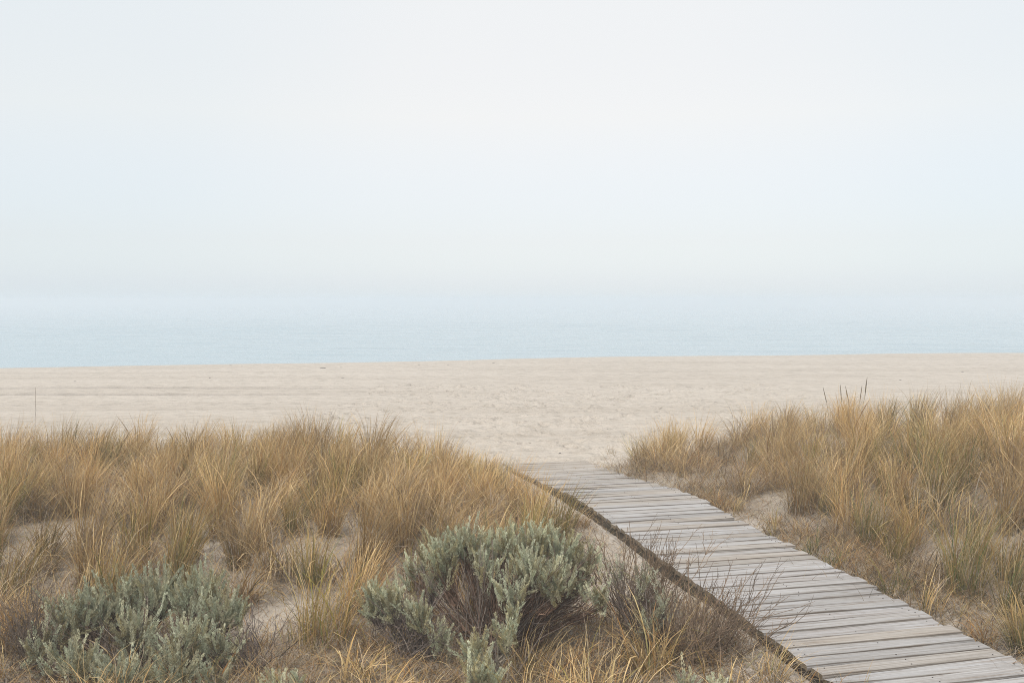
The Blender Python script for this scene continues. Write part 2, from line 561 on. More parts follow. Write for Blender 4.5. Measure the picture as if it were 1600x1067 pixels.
PALETTE = [(.46, .435, .41), (.435, .41, .39), (.50, .48, .46), (.44, .395, .345), (.405, .37, .33), (.45, .41, .365), (.47, .45, .43), (.415, .395, .375)]
s = 3.2
pid = 0
while s < 13.9:
    pw = 0.119 + r.uniform(-.003, .003)
    gap = r.uniform(.011, .019) + (0.009 if r.random() < .12 else 0)
    c = np.array([.90, .92, .94]) * np.array(PALETTE[r.integers(len(PALETTE))]) * r.uniform(.93, 1.05)
    far = smooth(10.8, 13.3, s)
    c = c * (1 - .7 * far) + np.array([.46, .41, .35]) * .7 * far      # sand blown over the seaward planks
    skew, dl, dr = r.normal(0, .005), r.normal(0, .004), r.normal(0, .014)
    dz0, dz1, twist = r.normal(0, .0035), r.normal(0, .0042), r.normal(0, .004)
    cup = r.uniform(-.003, .002)
    ph = r.uniform(0, 6.28)
    s0 = s

    def P(t, a, b, s0=s0, pw=pw, skew=skew, dl=dl, dr=dr, dz0=dz0, dz1=dz1, twist=twist, cup=cup, ph=ph):
        sm = s0 + pw / 2
        nn = deck_n(sm) + (0 - .0 + dl) * (1 - t) + (DECK_W + dr) * t
        ss = sm + a * pw + skew * (t - .5) * 2 + 0.0016 * math.sin(17 * t + ph) * (1 if a > 0 else -1) + 0.001 * math.sin(41 * t + 2 * ph)
        zz = float(deck_z(ss)) + b + dz0 * (1 - t) + dz1 * t + twist * a * (t - .5) * 4 + cup * (4 * a * a - .5) * (1 if b > -.01 else 0)
        x, y = xy(ss, nn)
        return (x - bw_off[0], y - bw_off[1], zz - bw_off[2])

    prof = [(-.5, -.032), (-.5, -.012), (-.478, -.005), (-.452, 0), (.452, 0), (.478, -.005), (.5, -.012), (.5, -.032)]
    add_box_grid(P, 14, c, (pid * 3.71, pid * 1.37, pid * 2.13), 0, prof)
    for tn in (.055, .49, .945):                                           # nail heads, two to a joist
        for an in (-.26, .26):
            if r.random() < .5:
                continue
            tt = tn + r.normal(0, .006)
            ctr = P(tt, an + r.normal(0, .03), .0)
            rad = .0042
            ring = [(ctr[0] + rad * math.cos(w * math.pi / 4), ctr[1] + rad * math.sin(w * math.pi / 4), ctr[2] + .0022) for w in range(8)]
            rb = [(p[0], p[1], p[2] - .006) for p in ring]
            b0 = sum(len(p) for p in PV_)
            PV_.append(np.array(ring + rb))
            PC_.append(np.tile([.05, .045, .04], (16, 1)))
            PG_.append(np.zeros((16, 3)))
            q = [(b0, b0 + 1, b0 + 2, b0 + 3), (b0, b0 + 3, b0 + 4, b0 + 7), (b0 + 4, b0 + 5, b0 + 6, b0 + 7)]
            q += [(b0 + j, b0 + 8 + j, b0 + 8 + (j + 1) % 8, b0 + (j + 1) % 8) for j in range(8)]
            PQ_.extend(q)
            PM_.extend([1] * len(q))
    s += pw + gap
    pid += 1
link("deck", np_mesh("deck", np.concatenate(PV_), np.array(PQ_), [M_DECK, M_NAIL], np.concatenate(PC_), np.concatenate(PG_), PM_), boardwalk)


def beam(n_off, th, top, hgt, col, seed):
    r = np.random.default_rng(seed)
    ss = np.arange(3.2, 13.25, 0.06)
    prof = [(0, -hgt), (0, -.008), (.008, 0), (th - .008, 0), (th, -.008), (th, -hgt)]
    vs, cs, gs = [], [], []
    for i, s_ in enumerate(ss):
        for (a, b) in prof:
            e = 0.004 * math.sin(s_ * 9 + a * 50) + r.normal(0, .0022)
            x, y = xy(s_, float(deck_n(s_)) + n_off + a + e)
            vs.append((x - bw_off[0], y - bw_off[1], float(deck_z(s_)) + top + b + r.normal(0, .002) - bw_off[2]))
            k = 0.5 + 0.5 * math.sin(s_ * 2.1 + 1.3 * math.sin(s_ * 5.3))
            c = np.array(col) * (1 - .35 * k) + np.array([.075, .072, .035]) * .35 * k
            cs.append(c * r.uniform(.8, 1.2))
            gs.append((s_, (a + b) * 1.5, seed))
    k = len(prof)
    q = []
    for i in range(len(ss) - 1):
        for j in range(k):
            j2 = (j + 1) % k
            q.append((i * k + j, i * k + j2, (i + 1) * k + j2, (i + 1) * k + j))
    for i in (0, len(ss) - 1):
        o = i * k
        for j in range(k // 2 - 1):
            f = (o + j, o + j + 1, o + k - 2 - j, o + k - 1 - j)
            q.append(f if i else f[::-1])
    return np_mesh("side_beam", vs, np.array(q), M_DECK, cs, gs)


link("side_beam", beam(.012, .036, -.040, .10, (.085, .068, .05), 31), boardwalk, label="dark brown mossy beam along the open side of the boardwalk")
link("side_beam", beam(DECK_W - .09, .04, -.040, .10, (.14, .115, .09), 32), boardwalk)
link("joist", beam(.55, .05, -.041, .09, (.13, .11, .09), 33), boardwalk)

# ------------------------------------------------------------------ grass
TAN = np.array([.48, .305, .12])
STRAW = np.array([.68, .495, .255])
GREY = np.array([.40, .325, .245])
RUST = np.array([.36, .18, .06])
OLIVE = np.array([.29, .235, .06])
GREEN = np.array([.14, .18, .055])
DARK = np.array([.085, .064, .042])
PAL = np.stack([TAN, STRAW, GREY, RUST, OLIVE, GREEN, DARK]) * .87


def blades(rng, root, az, L, th0, bend, w, colb, colt, S=5, broken=0.2, face=0.9):
    n = len(L)
    s = np.linspace(0, 1, S + 1)
    th = th0[:, None] + bend[:, None] * s[None, :] ** 1.5
    br = rng.random(n) < broken
    at = rng.uniform(.3, .8, n)
    th = th + (br[:, None] & (s[None, :] > at[:, None])) * rng.uniform(.7, 1.6, n)[:, None]
    th = np.minimum(th, 2.75)
    azs = az[:, None] + rng.normal(0, .6, n)[:, None] * s[None, :]
    d = np.stack([np.sin(th) * np.cos(azs), np.sin(th) * np.sin(azs), np.cos(th)], -1)
    p = np.zeros((n, S + 1, 3))
    p[:, 1:] = np.cumsum(.5 * (d[:, 1:] + d[:, :-1]) * (L / S)[:, None, None], 1)
    p += root[:, None, :]
    fa = az + np.pi / 2 + rng.normal(0, face, n)
    side = np.stack([np.cos(fa), np.sin(fa), np.zeros(n)], -1)
    ww = w[:, None] * np.array([.8, 1, .95, .8, .55, .12] if S == 5 else np.linspace(1, .12, S + 1))[None, :]
    v = np.stack([p - side[:, None] * ww[..., None] / 2, p + side[:, None] * ww[..., None] / 2], 2)
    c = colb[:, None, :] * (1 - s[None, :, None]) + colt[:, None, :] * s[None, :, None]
    c = np.repeat(c[:, :, None, :], 2, 2)
    i = (np.arange(n) * (S + 1) * 2)[:, None] + (np.arange(S) * 2)[None, :]
    q = np.stack([i, i + 1, i + 3, i + 2], -1).reshape(-1, 4)
    return v.reshape(-1, 3), q, c.reshape(-1, 3)


# kind: blades, disc radius, length, tilt at base, bend, width, palette weights at base / tip (tan straw grey rust olive green dark)
KINDS = {
    "tall":  (330, .12, (.48, .78), .22, (.10, 1.0), .0042, (4, 2, 1.0, 1.4, .6, .15, 1.0), (5, 5.5, .8, .6, 0, 0, 0)),
    "arch":  (300, .14, (.42, .74), .42, (.6, 2.3), .0040, (3, 2, 2, 1.0, .3, .1, .8), (4, 4, 2, .6, 0, 0, 0)),
    "green": (260, .11, (.45, .72), .22, (.15, 1.0), .0044, (.5, .6, .3, .6, 3, 4.5, .4), (4, 3.2, .4, .6, 1.0, .7, 0)),
    "olive": (230, .15, (.30, .66), .22, (.05, 1.1), .0046, (.8, 1, .3, 1.4, 4, .7, .3), (2, 2.5, .3, .6, 2.5, .5, 0)),
    "sparse": (40, .09, (.20, .42), .35, (.1, .8), .0045, (1, 1, 1, 1, 1, .8, 1), (1, 1.5, 1, .5, .7, .4, .5)),
    "tuft":  (70, .07, (.16, .34), .35, (.2, 1.2), .0045, (1, 2, .6, .8, 1.4, 1, .3), (2, 3, .6, .3, .7, .5, 0)),
    "fresh": (70, .07, (.14, .30), .35, (.2, 1.1), .0048, (.3, .5, .2, .2, 2, 4, .2), (.6, 1, .1, 0, 1.5, 2.5, 0)),
    "rust":  (200, .16, (.25, .50), .65, (.7, 1.8), .0038, (2, 1, .6, 4, .5, 0, 1), (3, 2, .6, 3, 0, 0, 0)),
    "grey":  (170, .16, (.25, .60), .6, (.6, 1.9), .0040, (.6, .8, 4, .6, .1, 0, 2), (.8, 1.6, 4, .4, 0, 0, .3)),
    "twig":  (90, .16, (.12, .34), .7, (.1, 1.2), .0040, (.3, .2, 2, 1.5, .2, .1, 5), (.5, .5, 2, 1.5, 0, 0, 4)),
    "pale":  (220, .16, (.28, .55), .42, (.2, 1.1), .0042, (.4, 1, .5, .1, 2.4, 4.2, .1), (.8, 2.2, .4, .1, 2.2, 3.4, 0)),
    "dark":  (150, .12, (.40, .62), .22, (.1, .6), .0045, (1, .5, 1, 2, .4, 0, 4), (1.5, .6, 1, 2, .2, 0, 3)),
    "gold":  (190, .15, (.35, .66), .40, (.4, 1.7), .0054, (2, 2, .2, 1.4, 2.4, .4, .5), (3, 5, .3, .8, .6, 0, 0)),
}


def tussock(rng, kind, size=1.0, lean=(0.10, 0.0), count=1.0):
    n0, R, (l0, l1), tilt, (b0, b1), w, pb, pt = KINDS[kind]
    n = max(8, int(n0 * count * 1.25))
    rr = R * size * np.sqrt(rng.random(n)) * 1.0
    a = rng.uniform(0, 2 * np.pi, n)
    root = np.stack([rr * np.cos(a), rr * np.sin(a), np.full(n, -.03)], -1)
    az = a + rng.normal(0, 1.2, n)
    L = rng.uniform(l0, l1, n) * size * np.where(rng.random(n) < .25, rng.uniform(.4, .8, n), 1)
    th0 = np.abs(rng.normal(0, tilt, n)) * (.5 + .8 * rr / (R * size))
    bend = rng.uniform(b0, b1, n)
    # add the wind's lean to the direction of each blade
    vx = np.sin(th0) * np.cos(az) + lean[0]
    vy = np.sin(th0) * np.sin(az) + lean[1]
    az, th0 = np.arctan2(vy, vx), np.arctan(np.hypot(vx, vy) / np.maximum(np.cos(th0), .2))
    # a skirt of dead blades lying round the foot
    k = n // 3
    th0[:k] = rng.uniform(.35, 1.4, k)
    bend[:k] = rng.uniform(.3, 2.4, k)
    L[:k] *= rng.uniform(.4, .8, k)
    wd = w * .86 * np.exp(rng.normal(-.05, .42, n))
    pbn, ptn = np.array(pb) / sum(pb), np.array(pt) / sum(pt)
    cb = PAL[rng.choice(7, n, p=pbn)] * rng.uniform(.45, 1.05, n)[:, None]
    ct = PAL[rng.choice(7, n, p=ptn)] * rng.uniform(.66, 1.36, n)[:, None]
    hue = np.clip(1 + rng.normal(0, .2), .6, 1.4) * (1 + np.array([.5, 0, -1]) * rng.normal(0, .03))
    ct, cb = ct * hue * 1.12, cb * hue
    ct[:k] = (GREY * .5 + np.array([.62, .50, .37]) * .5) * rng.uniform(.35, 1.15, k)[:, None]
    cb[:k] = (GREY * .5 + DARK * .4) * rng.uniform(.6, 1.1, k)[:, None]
    v, q, c = blades(rng, root, az, L, th0, bend, wd, cb, ct)
    v[:, 2] = np.maximum(v[:, 2], -.03)
    return v, q, c


# single tussocks that stand out in the photograph: pixel of the foot, kind, size, label
NAMED = [
    (505, 1002, "olive", 1.12, "olive-green upright grass tuft on bare sand between the two big silvery shrubs"),
    (452, 1008, "sparse", 0.85, "small sparse tuft of dark thin blades just left of the olive-green upright tuft"),
    (548, 905, "rust", 1.15, "reddish brown arching grass tussock behind the olive-green tuft, before a bare sand gap"),
    (432, 898, "arch", 1.05, "broad tan tussock with drooping dry blades behind the olive-green upright tuft"),
    (290, 880, "green", 0.92, "golden tussock with green foot directly behind the broad low silvery shrub"),
    (72, 872, "green", 0.75, "small green-footed tussock in front of the bare sand patch near the left edge"),
    (118, 806, "tall", 0.95, "upright straw tussock on the far rim of the bare sand patch near the left edge"),
    (268, 800, "arch", 1.12, "big domed tan tussock with a dark hollow foot, behind the broad low silvery shrub"),
    (22, 806, "green", 1.05, "tall tussock with green heart at the extreme left edge of the photo"),
    (165, 745, "green", 1.08, "tussock with a bright green heart high in the grass on the far left"),
    (26, 925, "grey", 1.05, "withered grey tussock of limp blades at the left edge beside the broad low shrub"),
    (615, 826, "arch", 1.10, "domed tan tussock with dark foot just behind the sand gap left of the tall shrub"),
    (800, 800, "tall", 0.92, "golden tussock closest to the boardwalk's open side, behind the tall silvery shrub"),
    (752, 806, "tall", 0.95, "upright orange-tan tussock rising directly behind the top of the tall silvery shrub"),
    (350, 840, "tall", 0.95, "straight straw tussock between the domed tan tussock and the drooping tan one"),
    (905, 822, "rust", 0.60, "small matted brown tuft against the boardwalk's mossy side beam"),
    (492, 718, "dark", 1.32, "dark brown seed-headed clump rising above the crest of the left grass"),
    (940, 1075, "gold", 0.95, "golden arching tussock at the foot of the tall silvery shrub, bottom of the photo"),
    (1015, 1050, "gold", 0.90, "golden orange-based tussock between the tall shrub and the dark bare twigs"),
    (840, 1072, "gold", 0.85, "long-bladed straw tussock in front of the tall shrub at the bottom edge"),
    (590, 1068, "arch", 0.62, "low straw tussock at the bottom edge below the olive-green upright tuft"),
    (150, 1085, "gold", 0.85, "straw tussock poking through the front of the broad low silvery shrub"),
    (1205, 1058, "tuft", 1.10, "yellow-green tuft under the mossy side beam near the bottom edge"),
    (1335, 1085, "sparse", 0.95, "thin yellow-green blades sprouting before the nearest planks of the boardwalk"),
    (1150, 797, "tuft", 0.85, "little upright straw tuft on the bare sand right of the boardwalk's middle"),
    (1208, 836, "tuft", 1.15, "yellow-green tuft beside the bare sand on the boardwalk's right edge"),
    (1268, 866, "fresh", 0.95, "fresh bluish green tuft touching the boardwalk's right edge, farther of two"),
    (1300, 888, "fresh", 0.85, "fresh green tuft on the boardwalk's right edge, nearer of two"),
    (1394, 930, "fresh", 1.25, "bright green spreading tuft beside the nearer part of the boardwalk's right edge"),
    (1455, 960, "tuft", 1.15, "sparse straw-coloured tuft on sand beside the nearest stretch of boardwalk"),
    (1538, 1000, "rust", 0.55, "low reddish brown mat of grass on sand at the lower right beside the boardwalk"),
    (1597, 1015, "green", 0.62, "short dark green tuft cut by the right edge of the photo near the boardwalk"),
    (1362, 855, "green", 1.02, "large tussock with dark green foot beside the middle of the boardwalk, right bank"),
    (1505, 930, "green", 1.22, "largest nearest tussock on the right bank, green-footed with rust-brown base"),
    (1585, 960, "green", 1.0, "green-footed tussock at the right edge next to the largest nearest tussock"),
    (1252, 800, "tall", 1.08, "tall orange-tan tussock behind the bare sand patch right of the boardwalk"),
    (1168, 772, "arch", 1.10, "rounded tan tussock at the front of the right bank, above the little straw tuft"),
    (1000, 722, "pale", 1.10, "pale green tussock at the seaward tip of the right bank"),
    (955, 716, "sparse", 0.75, "tiny sparse tuft on sand at the boardwalk's far end"),
    (1065, 738, "arch", 0.95, "bushy tan tussock next to the pale green tussock on the right bank"),
    (1480, 735, "tall", 1.20, "tall feathery tussock on the crest of the right bank, left of the tallest one"),
    (1565, 735, "tall", 1.32, "tallest feathery tussock on the crest of the right bank, near the right edge"),
    (1350, 735, "tall", 1.15, "tall tussock on the right bank's crest below the dark seed stalks"),
    (1215, 735, "tall", 1.10, "tan tussock standing highest at the seaward half of the right bank"),
]
named_xy = []
for i, (px, py, kind, size, label) in enumerate(NAMED):
    rg = np.random.default_rng(500 + i)
    x, y, z = on_ground(px, py) if py < 1067 else (*at_depth(px, py, 5.15)[:2], None)
    if z is None:
        z = ground1(x, y)
    named_xy.append((x, y))
    v, q, c = tussock(rg, kind, size, (.13 if px == 800 else rg.normal(.05, .06), rg.normal(0, .05)))
    link("grass_tussock", np_mesh("grass_tussock", v, q, M_GRASS, c), loc=(x, y, z + .01), label=label, cat="grass tussock", group="grass tussocks standing out from the dune grass")
named_xy = np.array(named_xy)

# bare sand showing between the tussocks: pixel, radius
BARE = [(95, 832, .85), (30, 838, .6), (592, 845, .62), (500, 862, .60), (430, 965, .8), (380, 1000, .5), (590, 1000, .35), (1200, 790, .75), (1150, 775, .4), (870, 795, .6), (280, 795, .25), (370, 775, .25), (1290, 745, .3), (1420, 770, .3), (1540, 830, .28), (1450, 700, .2)]
bare = np.array([(*on_ground(a, b)[:2], rr * .50) for a, b, rr in BARE])


def scatter(rng, n_try, x0, x1, y0, y1, ok, spacing):
    pts = []
    for _ in range(n_try):
        x, y = rng.uniform(x0, x1), rng.uniform(y0, y1)
        sp = spacing(x, y)
        if not ok(x, y):
            continue
        if any((x - a) ** 2 + (y - b) ** 2 < sp * sp for a, b in pts):
            continue
        if len(named_xy) and ((named_xy[:, 0] - x) ** 2 + (named_xy[:, 1] - y) ** 2).min() < (sp * .75) ** 2:
            continue
        if ((bare[:, 0] - x) ** 2 + (bare[:, 1] - y) ** 2 < bare[:, 2] ** 2).any():
            continue
        pts.append((x, y))
    return pts


def left_ok(x, y):
    s_, n_ = sn(x, y)
    if n_ > 2.62 - .5 * smooth(9.5, 7.0, y):
        return False
    if y > 12.4 + .25 * math.sin(x * 2.1) - .12 * smooth(-1.8, -.4, x):
        return False
    if y < 7.6:
        return x < -2.6 or (y > 6.75 and x < .25)
    return True


def right_ok(x, y):
    s_, n_ = sn(x, y)
    return n_ > 4.92 + .12 * math.sin(y * 2.3) and y < 14.6 + .3 * math.sin(x * 1.7) and s_ < 13.2 + .2 * n_ - .8


rg = np.random.default_rng(77)
left_pts = scatter(rg, 9000, -11.5, 1.2, 6.2, 13.4, left_ok, lambda x, y: .29 + .06 * smooth(9.3, 7.4, y))
right_pts = scatter(rg, 9000, 1.4, 12.5, 4.6, 15.2, right_ok, lambda x, y: .30 + .16 * float(smooth(-.1, .7, wob(np.array(x), np.array(y), 1.5, 33))))


def grass_mass(rng, pts, mix, srange=(.70, 1.02), cnt=.85):
    V_, Q_, C_ = [], [], []
    base = 0
    names = list(mix)
    pr = np.array([mix[k] for k in names], float)
    pr /= pr.sum()
    for (x, y) in pts:
        k = names[rng.choice(len(names), p=pr)]
        s_, n_ = sn(x, y)
        size = rng.uniform(*srange) * (1 - .30 * float(smooth(1.5, 2.8, n_) * smooth(9.2, 11.5, y) * (n_ < 3))) * (1 + .10 * float(wob(np.array(x), np.array(y), 1.3, 9)))
        v, q, c = tussock(rng, k, size, (rng.normal(.07, .06), rng.normal(.0, .05)), count=cnt)
        v = v + np.array([x, y, ground1(x, y) + .01])
        c = c * (1 + .10 * float(wob(np.array(x), np.array(y), 1.9, 12)))
        V_.append(v)
        Q_.append(q + base)
        C_.append(c)
        base += len(v)
    # thatch of dead blades between the tussocks
    pts = np.array(pts)
    n = len(pts) * 125
    j = rng.integers(0, len(pts), n)
    x = pts[j, 0] + rng.normal(0, .21, n)
    y = pts[j, 1] + rng.normal(0, .21, n)
    g = ground(x, y)
    cb = PAL[rng.choice(7, n, p=[.14, .06, .22, .20, .02, .01, .35])] * rng.uniform(.6, .95, n)[:, None]
    ct = PAL[rng.choice(7, n, p=[.16, .20, .30, .14, 0, 0, .20])] * rng.uniform(.75, 1.05, n)[:, None]
    v, q, c = blades(rng, np.stack([x, y, g - .01], -1), rng.uniform(0, 6.283, n), rng.uniform(.12, .40, n), rng.uniform(.3, 1.35, n), rng.uniform(.2, 2.4, n), rng.uniform(.0022, .0042, n), cb, ct, broken=.25)
    v[:, 2] = np.maximum(v[:, 2], ground(v[:, 0], v[:, 1]) + .003)
    V_.append(v)
    Q_.append(q + base)
    C_.append(c)
    return np.concatenate(V_), np.concatenate(Q_), np.concatenate(C_)


MIX = {"tall": 5, "arch": 3.2, "green": 2.2, "rust": 1.0, "grey": .7}
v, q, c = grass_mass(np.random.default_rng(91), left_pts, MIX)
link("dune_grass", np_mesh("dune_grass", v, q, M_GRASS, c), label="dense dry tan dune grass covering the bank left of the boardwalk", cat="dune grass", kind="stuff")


def verge_ok(x, y):
    s_, n_ = sn(x, y)
    return 4.36 < n_ < 4.95 and s_ < 13.2


rg = np.random.default_rng(79)
verge_pts = scatter(rg, 2600, 1.0, 4.6, 4.6, 13.5, verge_ok, lambda x, y: .17 + .26 * float(smooth(-.3, .5, wob(np.array(x), np.array(y), 2.6, 61))))
vv, vq, vc = grass_mass(np.random.default_rng(95), verge_pts, {"tuft": 2, "sparse": 2, "fresh": 1, "rust": 2.5, "grey": 2}, (.35, .75), .5)
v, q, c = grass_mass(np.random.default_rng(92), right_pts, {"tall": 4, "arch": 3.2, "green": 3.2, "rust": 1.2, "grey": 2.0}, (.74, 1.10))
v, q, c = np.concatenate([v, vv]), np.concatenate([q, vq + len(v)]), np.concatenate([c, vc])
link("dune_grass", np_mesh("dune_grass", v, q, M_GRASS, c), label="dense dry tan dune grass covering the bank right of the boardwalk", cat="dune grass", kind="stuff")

# low dry grass and runners filling the ground at the foot of the shrubs
def front_ok(x, y):
    s_, n_ = sn(x, y)
    return n_ < 2.80 and y < 6.9


rg = np.random.default_rng(78)
front_pts = scatter(rg, 5000, -4.2, 2.4, 4.5, 6.9, front_ok, lambda x, y: .24)
v, q, c = grass_mass(np.random.default_rng(94), front_pts, {"gold": 1, "rust": 2.2, "grey": 3.5, "tuft": 2, "sparse": 2, "twig": 3}, (.40, .80), .5)
link("dune_grass", np_mesh("dune_grass", v, q, M_GRASS, c), label="low withered grass in the foreground round the feet of the shrubs", cat="dune grass", kind="stuff")

# dead straw lying on the sand
rg = np.random.default_rng(93)
n = 150000
x = rg.uniform(-7, 7, n)
y = 4.6 + 9.4 * rg.random(n) ** 1.6
s_, n_ = sn(x, y)
dl = np.minimum(np.abs(n_ - 2.75), np.abs(n_ - 4.6))
keep = ((n_ < 2.92) | (n_ > 4.32)) & (s_ < 13.6)
dens = .35 + .65 * smooth(.9, .1, dl) + .5 * smooth(6.8, 5.6, y)
dens *= np.where((((bare[:, 0][:, None] - x) ** 2 + (bare[:, 1][:, None] - y) ** 2) < (bare[:, 2][:, None] * .9) ** 2).any(0), .12, 1)
dens *= .35 + .65 * (wob(x, y, 3.1, 8) > -.1)
keep &= rg.random(n) < dens
x, y = x[keep], y[keep]
n = len(x)
cb = PAL[rg.choice(7, n, p=[.18, .14, .30, .16, .04, .02, .16])] * rg.uniform(.6, 1, n)[:, None]
ct = PAL[rg.choice(7, n, p=[.22, .22, .30, .12, .02, .01, .11])] * rg.uniform(.7, 1.05, n)[:, None]
v, q, c = blades(rg, np.stack([x, y, ground(x, y) + .004], -1), rg.uniform(0, 6.283, n), rg.uniform(.06, .30, n), rg.uniform(.8, 1.5, n), rg.uniform(-.1, .7, n), rg.uniform(.0028, .0046, n), cb, ct, broken=.2)
v[:, 2] = np.maximum(v[:, 2], ground(v[:, 0], v[:, 1]) + .004)
link("dead_grass_litter", np_mesh("dead_grass_litter", v, q, M_GRASS, c), label="dead straw and grass bits strewn over the sand", cat="grass litter", kind="stuff")


# ------------------------------------------------------------------ shrubs
def tubes(paths, radii, cols, sides=4):
    """paths: list of (k,3) arrays -> one mesh of tapered tubes"""
    V_, Q_, C_ = [], [], []
    base = 0
    ang = np.arange(sides) * 2 * np.pi / sides
    for p, rd, cl in zip(paths, radii, cols):
        k = len(p)
        t = np.gradient(p, axis=0)
        t /= np.linalg.norm(t, axis=1, keepdims=True) + 1e-9
        ref = np.where(np.abs(t[:, 2:3]) > .9, np.array([[1., 0, 0]]), np.array([[0, 0, 1.]]))
        u = np.cross(t, ref)
        u /= np.linalg.norm(u, axis=1, keepdims=True) + 1e-9
        w = np.cross(t, u)
        rr = np.linspace(rd[0], rd[1], k)
        ring = p[:, None] + rr[:, None, None] * (u[:, None] * np.cos(ang)[None, :, None] + w[:, None] * np.sin(ang)[None, :, None])
        V_.append(ring.reshape(-1, 3))
        C_.append(np.tile(cl, (k * sides, 1)))
        i = base + np.arange(k - 1)[:, None] * sides
        j = np.arange(sides)[None, :]
        j2 = (j + 1) % sides
        Q_.append(np.stack([i + j, i + j2, i + sides + j2, i + sides + j], -1).reshape(-1, 4))
        base += k * sides
    return np.concatenate(V_), np.concatenate(Q_), np.concatenate(C_)


def bez(a, b, bow, rng, k=6, wig=.012):
    t = np.linspace(0, 1, k)[:, None]
    m = (a + b) / 2 + bow
    p = (1 - t) ** 2 * a + 2 * t * (1 - t) * m + t * t * b
    p[1:-1] += rng.normal(0, wig, (k - 2, 3))
    return p


SAGE = np.array([[.51, .53, .38], [.60, .61, .45], [.43, .45, .315], [.60, .575, .40], [.44, .40, .24], [.36, .31, .17], [.46, .43, .29]])


def plumes(rng, base, tip, col, leaves=64, fat=1.0):
    """leafy shoots: many small lance leaves set round each stem"""
    n = len(base)
    ax = tip - base
    ln = np.linalg.norm(ax, axis=1)
    ax = ax / ln[:, None]
    ref = np.where(np.abs(ax[:, 2:3]) > .9, np.array([[1., 0, 0]]), np.array([[0, 0, 1.]]))
    u = np.cross(ax, ref)
    u /= np.linalg.norm(u, axis=1, keepdims=True)
    w = np.cross(ax, u)
    t = rng.random((n, leaves)) ** .8
    a = rng.uniform(0, 6.283, (n, leaves))
    rad = (u[:, None] * np.cos(a)[..., None] + w[:, None] * np.sin(a)[..., None])
    open_ = .75 - .45 * t + rng.normal(0, .12, t.shape)
    d = ax[:, None] * np.cos(open_)[..., None] + rad * np.sin(open_)[..., None]
    L = (.021 - .009 * t) * rng.uniform(.7, 1.25, t.shape) * fat
    p0 = base[:, None] + ax[:, None] * (t * ln[:, None])[..., None] + rad * (.004 * fat)
    sd = np.cross(d, rad + rng.normal(0, .5, rad.shape))
    sd /= np.linalg.norm(sd, axis=-1, keepdims=True) + 1e-9
    wd = (.0044 * rng.uniform(.7, 1.3, t.shape) * fat)[..., None]
    pm = p0 + d * (L * .55)[..., None]
    pt = p0 + d * L[..., None] + ax[:, None] * (.15 * L)[..., None]
    v = np.stack([p0, pm + sd * wd * .5, pt, pm - sd * wd * .5], 2)
    c = col[:, None, :] * rng.uniform(.8, 1.2, t.shape)[..., None]
    c = np.repeat(c[:, :, None, :], 4, 2)
    q = np.arange(n * leaves * 4).reshape(-1, 4)
    return v.reshape(-1, 3), q, c.reshape(-1, 3)


